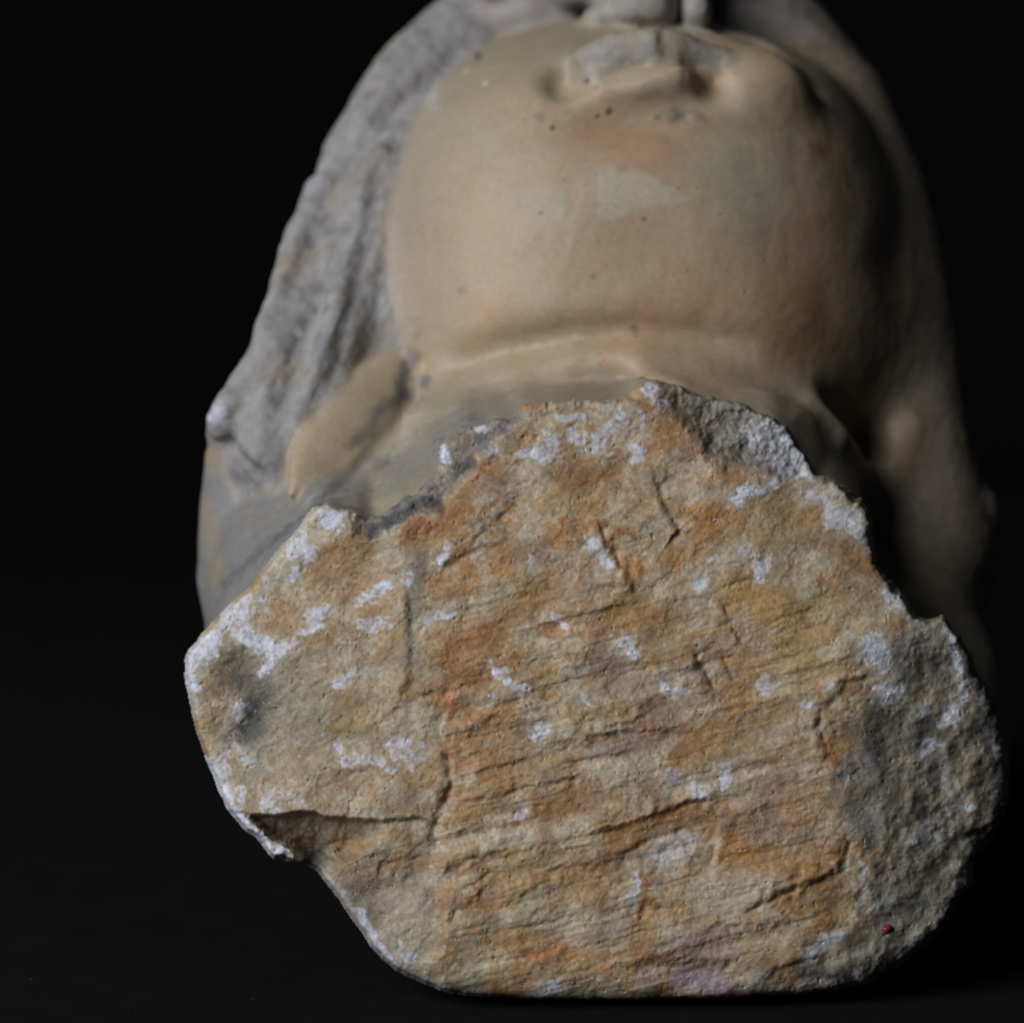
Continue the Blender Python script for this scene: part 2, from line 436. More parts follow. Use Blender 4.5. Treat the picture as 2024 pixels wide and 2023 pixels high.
# ---- colour of the fracture
T = A(164, 138, 106)
fc = np.tile(T, (len(x), 1))
na = fbm2(ra / 130, rb / 42, 4, seed=21); nb = fbm2(x / 55, y / 45, 4, seed=22); nc = fbm2(x / 16, y / 14, 4, 0.6, seed=23); nd = fbm2(x / 200, y / 200, 3, seed=24)
ORANGE = A(170, 121, 72); BROWN = A(138, 101, 64); CREAM = A(180, 168, 146); WHITE = A(202, 205, 219); GREY = A(126, 119, 105)
DARK = A(72, 69, 66); MAUVE = A(146, 122, 107); OLIVE = A(150, 137, 114); PURPLE = A(138, 124, 143); PINK = A(166, 124, 88); PALEG = A(182, 184, 160)
RED = A(142, 88, 54); YEL = A(170, 133, 78)
main = sstep(830, 900, x + wx1 * 20) * sstep(1740, 1640, x + (y - 1400) * 0.12 + wx1 * 30)
fc = mixc(fc, ORANGE, np.clip((0.36 + 0.95 * na + 0.45 * nb + 0.2 * nd) * (0.35 + 0.65 * main), 0, 0.95))
fc = mixc(fc, BROWN, np.clip(sstep(0.12, 0.5, nb + 0.35 * nc) * 0.7, 0, 1) * (0.4 + 0.6 * main))
fc = mixc(fc, MAUVE, sstep(0.1, 0.45, fbm2(ra / 90, rb / 50, 3, seed=25)) * 0.55 * main)
fc = mixc(fc, CREAM, sstep(0.08, 0.38, fbm2(x / 75, y / 60, 4, seed=26)) * 0.7)
leftz = sstep(880, 800, x + wx1 * 20) * sstep(1240, 1320, y)
fc = mixc(fc, OLIVE, leftz * 0.6)
fc = mixc(fc, A(146, 132, 113), sstep(895, 840, x + wx1 * 26 + wx2 * 14 + 12 * np.sin(y / 41.0)) * sstep(0, 12, ly - ey) * 0.85)

def patch(pts, r, colr, a=0.9, soft=0.75, ragged=1.0, body=0.85, tex=0.55):
    """stain along a polyline of points in the plane of the break"""
    global fc
    pts = np.array(pts, float)
    if len(pts) == 1: pts = np.vstack([pts, pts + 1])
    R = r * 2 + 40
    m = np.nonzero((x > pts[:, 0].min() - R) & (x < pts[:, 0].max() + R) & (y > pts[:, 1].min() - R) & (y < pts[:, 1].max() + R))[0]
    k = ragged * min(1.0, r / 16.0)
    X = x[m] + (wx1[m] * 16 + wx2[m] * 11) * k; Y = y[m] + (wy1[m] * 16 + wy2[m] * 11) * k
    v = np.zeros(len(m))
    for p, q in zip(pts[:-1], pts[1:]):
        v = np.maximum(v, cap(X, Y, p[0], p[1], q[0], q[1], r, soft))
    v *= a * np.clip(body + tex * nc[m] + 0.5 * wx2[m], 0, 1)
    fc[m] = fc[m] * (1 - v[:, None]) + colr[None, :] * v[:, None]

# clumped staining with crisp irregular borders
ck = fbm2(x / 46 + wx2 * .2, y / 38 + wy2 * .2, 4, 0.58, seed=51)
fc = mixc(fc, A(136, 100, 64), sstep(0.17, 0.25, ck) * 0.5)
fc = mixc(fc, A(178, 166, 146), sstep(0.16, 0.24, -ck) * 0.6)
ck2 = fbm2(ra / 70 + 5, rb / 30, 4, 0.58, seed=52)
fc = mixc(fc, A(164, 130, 86), sstep(0.18, 0.26, ck2) * 0.45)
fc = mixc(fc, A(136, 122, 108), sstep(0.22, 0.30, -ck2) * 0.45)
# broad colour areas
greyz = sstep(-25, 25, poly_sd(qx, qy, [(1812,1215),(1785,1270),(1775,1320),(1720,1400),(1690,1480),(1640,1535),(1650,1600),(1700,1660),(1735,1700),(1725,1780),(1695,1850),(1630,1905),(1560,1990),(2100,1990),(2100,1200)]))
fc = mixc(fc, GREY, greyz * 0.85)
fc = mixc(fc, A(108, 102, 92), bev * 0.85)
fc = mixc(fc, A(118, 114, 108), bl * 0.8)
fc = mixc(fc, A(100, 97, 92), greyz * sstep(0.0, 0.4, nb) * 0.6)
fc = mixc(fc, A(150, 150, 155), greyz * sstep(0.1, 0.45, fbm2(x / 40, y / 45, 4, seed=28)) * 0.5)
for p, r, cc, a in [
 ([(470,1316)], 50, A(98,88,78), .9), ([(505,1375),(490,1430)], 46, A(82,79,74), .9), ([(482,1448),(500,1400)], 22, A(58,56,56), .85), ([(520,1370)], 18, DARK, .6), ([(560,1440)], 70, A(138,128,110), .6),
 ([(560,1330),(620,1400)], 55, A(138,130,110), .7), ([(832,1120),(808,1220),(806,1310)], 20, A(122,117,104), .8), ([(830,1110),(820,1150)], 16, DARK, .4),
 ([(722,1046),(765,1036),(812,1008),(869,995)], 15, A(66,64,66), .8), ([(940,912),(905,925)], 13, A(76,76,70), .75), ([(948,868),(955,880)], 11, A(70,70,84), .75), ([(985,862),(1010,845)], 22, A(112,104,108), .7),
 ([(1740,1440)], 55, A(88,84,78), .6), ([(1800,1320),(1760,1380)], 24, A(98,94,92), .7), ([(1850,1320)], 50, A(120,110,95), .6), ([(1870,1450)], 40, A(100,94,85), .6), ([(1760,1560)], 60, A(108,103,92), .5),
 ([(1430,830),(1500,900)], 34, A(116,110,104), .6), ([(1560,920)], 16, DARK, .5), ([(1398,880)], 12, A(80,76,74), .7), ([(1370,820)], 22, A(92,86,78), .6),
 ([(1510,1000)], 30, A(142,122,86), .6), ([(1590,960)], 34, A(132,124,104), .6), ([(1680,1100),(1700,1130)], 18, A(140,96,72), .75), ([(1665,1150)], 18, MAUVE, .6),
 ([(1640,1250),(1600,1320)], 90, A(168,152,112), .5), ([(1560,1080)], 60, A(164,152,120), .45),
 # orange and brown stains
 ([(1110,915),(1150,930)], 36, BROWN, .85), ([(1214,940)], 26, BROWN, .8), ([(1090,985),(1150,1000)], 30, A(168,138,92), .7), ([(640,1095),(660,1085)], 30, BROWN, .8), ([(690,1062),(730,1080)], 22, A(136,104,68), .8),
 ([(700,1150),(730,1160)], 30, A(146,110,72), .75), ([(738,1210)], 24, A(152,112,66), .8), ([(810,1050),(840,1044)], 15, RED, .95), ([(880,1030),(930,1000)], 16, A(152,104,60), .8), ([(893,1294),(930,1284)], 26, A(150,98,50), .85),
 ([(880,1310)], 12, A(130,80,40), .8), ([(900,1245),(950,1240)], 26, A(160,112,64), .75), ([(1200,1085),(1240,1120)], 20, A(172,118,58), .85), ([(1470,1180),(1510,1200)], 46, YEL, .85), ([(1220,1220),(1250,1222)], 22, YEL, .7),
 ([(1300,1222),(1350,1215)], 22, A(138,100,56), .8), ([(1050,1190),(1100,1200)], 24, A(158,118,68), .7), ([(881,1383),(886,1395)], 15, A(170,112,76), .9), ([(893,1476),(920,1470)], 22, PINK, .85), ([(950,1440),(985,1432)], 18, PINK, .9),
 ([(1010,1480),(960,1520)], 26, PINK, .75), ([(905,1510),(960,1500)], 26, A(164,120,80), .75), ([(1642,1480),(1648,1505)], 10, A(146,92,50), .9), ([(1556,1640)], 12, A(150,106,66), .7), ([(1732,1684),(1750,1687)], 5, A(160,104,54), .9),
 ([(1430,1690),(1480,1690)], 26, A(162,114,60), .85), ([(1500,1700),(1600,1700)], 26, A(166,130,84), .7), ([(1620,1760),(1680,1770)], 30, A(150,112,68), .75), ([(1620,1810)], 22, A(158,116,74), .75), ([(1380,1470),(1450,1480)], 40, A(150,114,68), .8),
 ([(1560,1570),(1590,1590)], 28, A(160,122,80), .75), ([(1200,1650),(1290,1630),(1370,1600)], 16, A(150,102,58), .85), ([(1080,1600),(1130,1590)], 30, A(140,104,66), .75), ([(1180,1700),(1240,1670)], 22, A(134,96,60), .8), ([(940,1700),(950,1712)], 16, A(132,94,58), .8),
 ([(960,1560),(1040,1530)], 22, A(160,124,80), .6), ([(870,1790),(880,1770)], 14, A(146,98,60), .8), ([(940,1800),(960,1810)], 20, A(134,98,62), .8), ([(1050,1900),(1110,1870)], 9, A(172,110,60), .8), ([(1200,1895),(1270,1880)], 16, A(152,112,78), .7), ([(1000,1955),(1050,1945)], 14, A(150,108,72), .7),
 ([(1280,1850)], 20, A(140,108,70), .7), ([(1520,1420),(1480,1400)], 30, A(146,112,70), .6), ([(1330,1090)], 26, A(166,124,66), .7), ([(1395,1060),(1400,1090)], 20, A(160,118,66), .6), ([(1020,1340),(1080,1340)], 20, A(146,112,66), .7), ([(1130,1410),(1180,1405)], 24, A(146,116,68), .7),
 ([(1470,1040),(1500,1060)], 34, A(156,124,78), .7), ([(690,1440),(740,1440)], 18, A(156,132,84), .6), ([(735,1550),(742,1580)], 8, A(160,120,74), .7), ([(650,1440),(680,1446)], 8, A(124,98,52), .6), ([(690,1400),(660,1395)], 16, A(146,116,80), .6), ([(684,1365),(686,1390)], 6, A(150,114,66), .7),
 # mauve, pink, purple
 ([(1470,1245),(1500,1270)], 24, A(164,136,116), .85), ([(1540,1540),(1520,1600),(1510,1620)], 26, A(128,104,92), .8), ([(1440,1620),(1500,1640)], 24, A(134,108,92), .75), ([(1190,1310),(1230,1330)], 34, A(130,114,106), .75), ([(1250,1370),(1260,1360)], 26, A(164,142,122), .7),
 ([(1180,1480),(1280,1465)], 20, A(142,122,114), .75), ([(1320,1420),(1340,1430)], 22, A(146,120,106), .7), ([(1110,1520),(1070,1560)], 14, A(130,112,104), .6), ([(1350,1940),(1420,1945)], 22, PURPLE, .9), ([(1350,1880),(1420,1870)], 40, A(160,142,142), .6), ([(1280,1930)], 24, A(146,132,140), .6),
 ([(1380,1360),(1400,1340)], 12, A(120,100,100), .6), ([(1385,1310)], 24, A(148,124,112), .6), ([(1550,1490)], 26, A(158,132,116), .6), ([(870,1560),(862,1600)], 12, A(126,106,92), .6), ([(720,1770),(740,1800)], 34, A(132,118,112), .7), ([(680,1745)], 24, A(134,124,120), .6),
 ([(1035,1780),(1060,1775)], 20, A(136,142,104), .6), ([(1050,1810)], 34, A(160,156,132), .6), ([(880,1732),(900,1718)], 8, A(84,92,70), .6), ([(960,1850),(900,1880)], 34, A(128,114,80), .6), ([(880,1930),(940,1940)], 22, A(120,116,86), .6), ([(1020,1762),(1030,1770)], 8, A(92,102,66), .6),
 ([(500,1520)], 22, A(150,160,150), .5), ([(1720,1620)], 30, A(140,140,135), .5), ([(1600,1930),(1640,1925)], 20, A(108,104,108), .7), ([(1480,1935)], 28, A(140,134,122), .6),
 ]:
    patch(p, r, cc, a)
fc = mixc(fc, A(150, 142, 128), np.clip(0.5 - np.abs(x - 760) / 300, 0, .5) * sstep(1720, 1800, y))
patch([(612,1040),(580,1085),(545,1130),(520,1165),(490,1200)], 26, A(172, 164, 144), .75)
patch([(640,1025),(690,1035)], 14, A(160, 152, 136), .7)
fc = mixc(fc, A(178, 174, 168), sstep(26, 4, sd + wx2 * 10 + wx1 * 8) * sstep(-0.25, 0.15, fbm2(x / 60, y / 60, 3, seed=61)) * 0.65 * (1 - bl) * (1 - 0.6 * bev))
# pale cream ground
for p, r, a in [([(593,1082)], 24, .95), ([(585,1130),(560,1155)], 11, .95), ([(585,1170),(602,1195)], 16, .8), ([(560,1120),(630,1050)], 16, .6), ([(1040,940),(1060,960)], 24, .6), ([(1050,1010),(1056,1060)], 16, .6), ([(770,1095),(790,1110)], 16, .6),
 ([(1234,834),(1210,850)], 24, .9), ([(1330,1450),(1360,1440)], 0, 0), ([(1106,1442),(1060,1425)], 20, .8), ([(1400,1770),(1450,1780)], 42, .75), ([(1511,1745)], 18, .7), ([(1395,1400),(1370,1410)], 26, .6), ([(1320,1560),(1400,1550)], 22, .6), ([(1010,1650),(1120,1640)], 16, .4),
 ([(1560,1850),(1480,1870)], 36, .45), ([(1470,1500),(1440,1540)], 20, .5), ([(830,1250),(840,1280)], 16, .6), ([(760,1400),(730,1340)], 34, .4), ([(800,1440),(830,1420)], 26, .5), ([(1180,1650),(1160,1670)], 14, .5), ([(1600,1120),(1560,1140)], 26, .5), ([(1390,1190),(1310,1180)], 30, .45), ([(1600,1500),(1580,1530)], 26, .5),
 ([(700,1600),(740,1610)], 18, .5), ([(800,1780),(820,1850)], 40, .4)]:
    if r: patch(p, r, CREAM, a)
# white bruises, where the crystal is fresh
for p, r, a in [([(764,1154),(740,1164),(716,1182)], 8, .9), ([(648,1205),(605,1247)], 11, .8), ([(582,1270),(556,1287)], 7, .8), ([(471,1196),(440,1230),(400,1282)], 13, .98), ([(475,1220),(490,1260)], 17, .95), ([(490,1262),(531,1292),(534,1325)], 12, .9),
 ([(380,1296),(373,1330),(384,1352)], 12, .95), ([(430,1240),(395,1300)], 14, .9), ([(721,1242),(738,1240)], 13, .75), ([(590,1084),(606,1080)], 17, .8), ([(580,1132),(572,1142)], 8, .9), ([(645,1012),(658,1008)], 15, .9), ([(889,1083),(870,1107)], 11, .95), ([(804,1135),(805,1150)], 8, .8),
 ([(516,1188),(520,1196)], 7, .8), ([(525,1145),(520,1155)], 6, .6), ([(900,1215),(880,1222)], 6, .8), ([(880,1222),(845,1234)], 7, .5), ([(1200,858),(1176,882)], 14, .95), ([(1226,830),(1180,850)], 9, .6), ([(1254,895),(1252,912)], 15, .75), ([(1086,868),(1072,900)], 13, .75), ([(1060,898),(1030,895)], 7, .8),
 ([(1130,855),(1142,868)], 10, .7), ([(1276,764),(1311,797)], 8, .75), ([(1270,822),(1272,840)], 6, .6), ([(880,890),(888,910)], 8, .95), ([(938,845),(950,852)], 7, .85), ([(972,896),(976,890)], 5, .7), ([(1055,1110)], 8, .7), ([(1108,822),(1150,822)], 6, .6), ([(1165,1079),(1197,1115)], 11, .8),
 ([(1462,976),(1490,968),(1516,951)], 10, .95), ([(1470,985),(1457,1000)], 11, .95), ([(1530,860),(1570,905),(1602,940)], 18, .7), ([(1540,905),(1500,880)], 24, .45), ([(1599,978),(1606,985)], 9, .9), ([(1640,1000),(1662,1020),(1695,1045)], 15, .8), ([(1650,1030)], 14, .7), ([(1620,985),(1690,1020)], 9, .6),
 ([(1486,1105),(1512,1112)], 15, .8), ([(1465,1085),(1474,1082)], 8, .6), ([(1410,1105)], 8, .5), ([(1096,1222),(1120,1250)], 6, .85), ([(1240,1268),(1258,1294)], 10, .8), ([(978,1328),(1000,1345),(1046,1362)], 11, .85), ([(974,1379)], 7, .85), ([(1318,1350),(1340,1362)], 14, .75), ([(1355,1372)], 12, .5), ([(1146,1385)], 9, .6),
 ([(1069,1444),(1072,1452)], 11, .75), ([(1385,1148),(1372,1156)], 11, .7), ([(1728,1290),(1745,1300)], 24, .95), ([(1752,1180),(1758,1195)], 12, .85), ([(1760,1378),(1780,1374)], 12, .85), ([(1740,1365)], 14, .6), ([(1516,1350)], 16, .6), ([(1588,1390),(1594,1402)], 8, .6), ([(1639,1359)], 7, .8), ([(1684,1257)], 7, .5),
 ([(784,1485),(815,1490)], 15, .65), ([(770,1522)], 8, .85), ([(676,1506),(690,1510)], 12, .8), ([(705,1506),(750,1512)], 8, .55), ([(662,1471),(668,1476)], 9, .7), ([(460,1392),(463,1408)], 9, .9), ([(668,1356),(682,1350)], 7, .85), ([(690,1340),(704,1334)], 9, .45), ([(445,1500),(440,1530)], 13, .55), ([(484,1490),(494,1510)], 11, .5),
 ([(525,1585),(545,1600)], 16, .5), ([(570,1580),(600,1590)], 10, .4), ([(470,1575),(476,1560)], 7, .6), ([(834,1468)], 4, .95), ([(414,1505),(437,1562),(454,1597),(488,1634),(528,1672),(560,1688)], 9, .9), ([(545,1680)], 12, .8), ([(715,1800),(728,1830),(742,1862),(775,1903)], 7, .95), ([(800,1898),(815,1895)], 7, .8), ([(796,1865)], 4, .95), ([(840,1945),(880,1950)], 6, .5),
 ([(1422,1520),(1430,1545)], 10, .75), ([(1375,1568),(1388,1570)], 11, .85), ([(1260,1735),(1256,1765),(1246,1782)], 7, .75), ([(1310,1690),(1350,1680)], 26, .4), ([(1026,1590),(1030,1605)], 11, .45), ([(1655,1848),(1630,1870),(1601,1893)], 11, .7), ([(1680,1925),(1700,1935)], 12, .75), ([(1638,1952)], 9, .75), ([(1080,1957),(1100,1957)], 12, .7),
 ([(1880,1252),(1886,1290)], 5, .9), ([(1900,1300),(1906,1340),(1902,1378)], 11, .75), ([(1886,1402),(1870,1410)], 12, .6), ([(1839,1479),(1820,1490)], 11, .6), ([(1912,1598),(1924,1597)], 6, .9), ([(1860,1555),(1864,1545)], 4, .9), ([(1978,1475),(1978,1500)], 7, .6), ([(1960,1590),(1970,1580)], 7, .6), ([(1880,1600),(1900,1570)], 10, .4),
 ([(1810,1660),(1850,1650)], 12, .35), ([(1690,1752)], 5, .5), ([(1700,1790),(1710,1760)], 8, .35), ([(1800,1870),(1820,1850)], 6, .4), ([(1710,1710),(1705,1740)], 6, .4)]:
    patch(p, r * 1.9 + 4, A(184, 176, 158), a * 0.5, 0.8, 1.3, 0.8, 0.8)
    patch(p, r * 1.15, WHITE, a, 0.4, 1.5, 0.86, 0.9)
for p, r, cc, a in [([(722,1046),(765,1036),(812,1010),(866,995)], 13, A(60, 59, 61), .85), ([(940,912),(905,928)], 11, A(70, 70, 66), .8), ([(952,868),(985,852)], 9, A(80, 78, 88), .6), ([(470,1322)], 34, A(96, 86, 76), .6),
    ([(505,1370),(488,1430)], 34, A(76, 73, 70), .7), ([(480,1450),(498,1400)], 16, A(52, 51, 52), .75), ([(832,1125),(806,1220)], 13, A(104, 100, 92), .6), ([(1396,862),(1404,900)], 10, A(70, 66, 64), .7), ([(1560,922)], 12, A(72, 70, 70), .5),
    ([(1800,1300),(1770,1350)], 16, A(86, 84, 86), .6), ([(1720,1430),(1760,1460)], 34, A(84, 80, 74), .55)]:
    patch(p, r, cc, a)
patch([(1328,1534)], 17, A(172, 158, 168), .9, .2, .5)
# salt and pepper of crystal grains
gr = fbm2(x / 5.5, y / 5.5, 2, seed=41)
fc = fc * (1 + 0.14 * np.clip(gr * 1.4 + nc * 0.5, -1, 1))[:, None]
fc = mixc(fc, WHITE, sstep(0.72, 0.86, gr) * 0.45)
fc = mixc(fc, A(82, 70, 58), sstep(0.62, 0.8, -gr) * 0.4)

yy = plane_y(y) - h
full = np.full(keep.shape, np.nan); full[keep] = plane_y(y) - h_core
full = full.reshape(shp)
base_ = plane_y(GY)
off_ = np.where(np.isnan(full), 0.0, full - base_); wgt_ = (~np.isnan(full)).astype(float)
known = wgt_ > 0
for it_ in range(70):                                   # carry the edge depth outwards
    so = off_ * wgt_; a_ = so.copy(); w_ = wgt_.copy()
    for ax_, sg_ in ((0, 1), (0, -1), (1, 1), (1, -1)):
        a_ += np.roll(so, sg_, ax_); w_ += np.roll(wgt_, sg_, ax_)
    off_ = np.where(known, off_, np.where(w_ > 0, a_ / np.maximum(w_, 1e-9), 0)); wgt_ = np.where(known, 1.0, (w_ > 0) * 1.0)
full = base_ + off_

# ------------------------------------------------ solid field
VX = 9.0
gx = np.arange(-830, 1190, VX, dtype=np.float32)
gy = np.arange(-135, 1800, VX, dtype=np.float32)
gz = np.arange(-1004, 1330, VX, dtype=np.float32)
SH = (len(gx), len(gy), len(gz))
F = np.full(SH, 400.0, dtype=np.float32)
LAB = np.zeros(SH, dtype=np.int8)
FACE, NECK, HAIR, EARL, EARR, NOSE, ULIP, LLIP, LID, LIDR = range(10)

def P(px, py, y):
    k = 1 + y / D
    return np.array([(px - CX) * k, y, (CY - py) * k])

def window(lo, hi):
    s = []
    for g, a, b in zip((gx, gy, gz), lo, hi):
        i0 = int(np.clip(np.floor((a - g[0]) / VX), 0, len(g) - 1)); i1 = int(np.clip(np.ceil((b - g[0]) / VX) + 1, i0 + 1, len(g)))
        s.append(slice(i0, i1))
    X = gx[s[0]][:, None, None]; Y = gy[s[1]][None, :, None]; Z = gz[s[2]][None, None, :]
    return tuple(s), X, Y, Z

def add(sl, d, k, lab):
    f = F[sl]
    LAB[sl] = np.where(d < f, np.int8(lab), LAB[sl])
    h = np.maximum(k - np.abs(f - d), 0) / k
    F[sl] = np.minimum(f, d) - h * h * k * 0.25

def cut(sl, d, k):
    f = F[sl]; e = -d
    h = np.maximum(k - np.abs(f - e), 0) / k
    F[sl] = np.maximum(f, e) + h * h * k * 0.25

def ell(c, r, rot=0.0, n=2.0, k=40, lab=FACE, sub=False, tilt=0.0):
    """ellipsoid; rot turns it in the picture plane, tilt about the x axis"""
    R = max(r) + k * 1.5
    sl, X, Y, Z = window(c - R, c + R)
    x, y, z = X - c[0], Y - c[1], Z - c[2]
    if tilt:
        ct, st = math.cos(tilt), math.sin(tilt)
        y, z = y * ct + z * st, -y * st + z * ct
    if rot:
        cr, sr = math.cos(rot), math.sin(rot)
        x, z = x * cr + z * sr, -x * sr + z * cr
    ax, ay, az = np.abs(x) / r[0], np.abs(y) / r[1], np.abs(z) / r[2]
    if n == 2.0:
        k0 = np.sqrt(ax * ax + ay * ay + az * az) + 1e-6
        k1 = np.sqrt((ax / r[0]) ** 2 + (ay / r[1]) ** 2 + (az / r[2]) ** 2) + 1e-9
        d = k0 * (k0 - 1) / k1
    else:
        k0 = (ax ** n + ay ** n + az ** n) ** (1 / n) + 1e-6
        g = np.sqrt((ax ** (n - 1) / r[0]) ** 2 + (ay ** (n - 1) / r[1]) ** 2 + (az ** (n - 1) / r[2]) ** 2) / k0 ** (n - 1) + 1e-6
        d = (k0 - 1) / g
    d = d.astype(np.float32)
    cut(sl, d, k) if sub else add(sl, d, k, lab)

def chain(pts, k=30, lab=HAIR, sub=False, flat=1.0, surf=None):
    """round cones along a polyline; pts = (px, py, y, r).  With surf the points lie that far under
    the surface already there (negative: proud of it)."""
    if surf is not None:
        pts = [(a, b, front(a, b) + surf, r) for a, b, c, r in pts]
    q = [(P(a, b, c), r * (1 + c / D)) for a, b, c, r in pts]
    R = max(r for _, r in q) + k * 1.5
    pp = np.array([p for p, _ in q])
    sl, X, Y, Z = window(pp.min(0) - R, pp.max(0) + R)
    best = None
    for (a, ra), (b, rb) in zip(q[:-1], q[1:]):
        e = b - a; L2 = float(e @ e)
        t = np.clip(((X - a[0]) * e[0] + (Y - a[1]) * e[1] + (Z - a[2]) * e[2]) / L2, 0, 1)
        d = np.sqrt((X - a[0] - e[0] * t) ** 2 + ((Y - a[1] - e[1] * t) * flat) ** 2 + (Z - a[2] - e[2] * t) ** 2) - (ra + (rb - ra) * t)
        best = d if best is None else np.minimum(best, d)
    d = best.astype(np.float32)
    cut(sl, d, k) if sub else add(sl, d, k, lab)

def front(px, py):
    """depth of the foremost surface built so far along one line of sight"""
    yv = gy.astype(float)
    kv = 1 + yv / D
    i = np.clip(np.rint(((px - CX) * kv - gx[0]) / VX).astype(int), 0, SH[0] - 1)
    j = np.arange(len(gy))
    k = np.clip(np.rint(((CY - py) * kv - gz[0]) / VX).astype(int), 0, SH[2] - 1)
    f = F[i, j, k]
    m = np.nonzero(f < 0)[0]
    if len(m) == 0: return 900.0
    q = m[0]
    if q == 0: return float(yv[0])
    return float(yv[q - 1] + VX * f[q - 1] / (f[q - 1] - f[q]))

# skull / back of the head, resting on the table behind the fracture
ell(P(1190, 930, 1000), (590, 600, 1000), k=60, lab=HAIR)
# hair masses either side
chain([(590,905,470,140),(582,850,490,142),(648,700,560,145),(700,520,660,136),(768,330,760,132),(865,180,880,134),(985,60,990,124),(1120,-30,1100,124)], k=50)
chain([(1806,1080,690,165),(1760,800,720,150),(1737,600,790,152),(1694,420,880,150),(1621,240,970,147),(1528,110,1040,134),(1400,0,1140,128)], k=60)
ell(P(1230, -40, 1300), (420, 420, 330), k=80, lab=HAIR)
# nape masses beside the neck
ell(P(652, 1185, 560), (268, 440, 290), k=45, lab=NECK)
chain([(458,905,505,54),(460,1000,510,66),(470,1130,520,76)], k=44, lab=NECK)
ell(P(1775, 1440, 560), (240, 330, 330), k=50, lab=NECK)
ell(P(1802, 1120, 820), (168, 330, 230), k=60, lab=HAIR)
chain([(1938,1010,660,42),(1925,1060,690,50)], k=25)
# jaw, cheeks, throat
ell(P(1252, 415, 960), (556, 660, 415), n=2.3, k=22, lab=FACE)
ell(P(1243, 560, 900), (612, 640, 380), n=2.3, k=120, lab=FACE)
ell(P(1243, 700, 870), (618, 615, 300), n=2.2, k=100, lab=FACE)
# neck: the fracture outline carried back, flaring into the jaw
pgx = np.arange(150, 2250, 6.0); pgy = np.arange(500, 2150, 6.0)
PX, PY = np.meshgrid(pgx, pgy, indexing='ij')
RIM_SD = poly_sd(PX, PY, RIM)
def rim_sd(px, py):
    u = np.clip((px - 150) / 6.0, 0, len(pgx) - 1.001); v = np.clip((py - 500) / 6.0, 0, len(pgy) - 1.001)
    i, j = u.astype(np.int32), v.astype(np.int32); fu, fv = (u - i).astype(np.float32), (v - j).astype(np.float32)
    return (RIM_SD[i, j] * (1 - fu) + RIM_SD[i + 1, j] * fu) * (1 - fv) + (RIM_SD[i, j + 1] * (1 - fu) + RIM_SD[i + 1, j + 1] * fu) * fv
sl, X, Y, Z = window((-830, -135, -990), (1190, 640, 460))
kk = 1 + Y / D
pxg = X / kk + CX; pyg = CY - Z / kk
pxg, pyg = np.broadcast_arrays(pxg, pyg)
sd3 = rim_sd(pxg, pyg)
fi = np.clip((pxg - ux[0]) / ST, 0, shp[0] - 1).astype(np.int32); fj = np.clip((pyg - uy[0]) / ST, 0, shp[1] - 1).astype(np.int32)
up = sstep(1180, 950, pyg) * sstep(1760, 1600, pxg) * sstep(480, 640, pxg)
low = sstep(1250, 1500, pyg)
depth = Y - plane_y(pyg)
depth_f = Y - full[fi, fj]
flare = 0.50 * np.clip(np.minimum(depth, depth_f) - 24, 0, 260) * up - 0.35 * np.clip(depth - 60, 0, 500) * low - 0.10 * np.clip(depth - 60, 0, 400) * (1 - up) * (1 - low)
d = np.maximum(-sd3 + 5 - flare, (30 - depth_f) * 0.9).astype(np.float32)
d = np.maximum(d, depth - 520)
add(sl, d, 70, NECK)
del sd3, fi, fj, pxg, pyg, depth, depth_f, up, low, flare
# earlobes
def leaf(c, half_l, half_w, thick, rot, k, lab, lean=0.0, leanz=0.0):
    R = half_l + 60
    sl, X, Y, Z = window(c - R, c + R)
    x, y, z = X - c[0], Y - c[1], Z - c[2]
    cr, sr = math.cos(rot), math.sin(rot)
    x, z = x * cr + z * sr, -x * sr + z * cr
    y = y + lean * x - leanz * z
    Rv = (half_l ** 2 + half_w ** 2) / (2 * half_w); dv = Rv - half_w
    d2 = np.hypot(np.abs(x) + dv, z) - Rv
    dy = np.abs(y) - thick * (1 - 0.45 * (x / half_w) ** 2 - 0.25 * (z / half_l) ** 2)
    kk_ = 34.0
    hh = np.maximum(kk_ - np.abs(d2 - dy), 0) / kk_
    add(sl, (np.maximum(d2, dy) + hh * hh * kk_ * 0.25).astype(np.float32), k, lab)
ya, yb = front(790, 720), front(612, 950)
print('EAR', ya, yb, front(700, 826))
leaf(P(700, 826, (ya + yb) / 2 + 40), 218, 84, 66, math.radians(-37), 8, EARL, 0.10, (ya - yb) / 300.0)
ell(P(1768, 905, front(1768, 905) + 62), (58, 84, 130), rot=math.radians(-12), k=26, lab=EARR)
# crease under the chin, then the soft fold of skin below it
chain([(800,850,0,8),(850,798,0,11),(920,742,0,15),(1010,704,0,19),(1130,680,0,22),(1259,672,0,23),(1376,684,0,24),(1476,714,0,24),(1570,764,0,23),(1645,825,0,20),(1720,905,0,12)], k=76, sub=True, surf=3)
chain([(720,935,0,18),(780,872,0,22),(845,820,0,26),(917,778,0,28),(1010,744,0,30),(1135,720,0,31),(1259,712,0,31),(1383,726,0,32),
       (1476,732,0,38),(1570,788,0,36),(1650,870,0,32),(1712,960,0,26)], k=56, lab=NECK, surf=10)
chain([(760,915,0,6),(850,835,0,9),(917,800,0,9),(1000,772,0,9),(1073,756,0,9),(1150,750,0,8),(1228,748,0,8),(1330,762,0,7)], k=26, sub=True, surf=1)
# undercut along the earlobe
chain([(828,664,0,8),(836,722,0,13),(818,788,0,15),(766,858,0,15),(714,920,0,14),(660,974,0,12),(602,1000,0,9)], k=12, sub=True, surf=6)
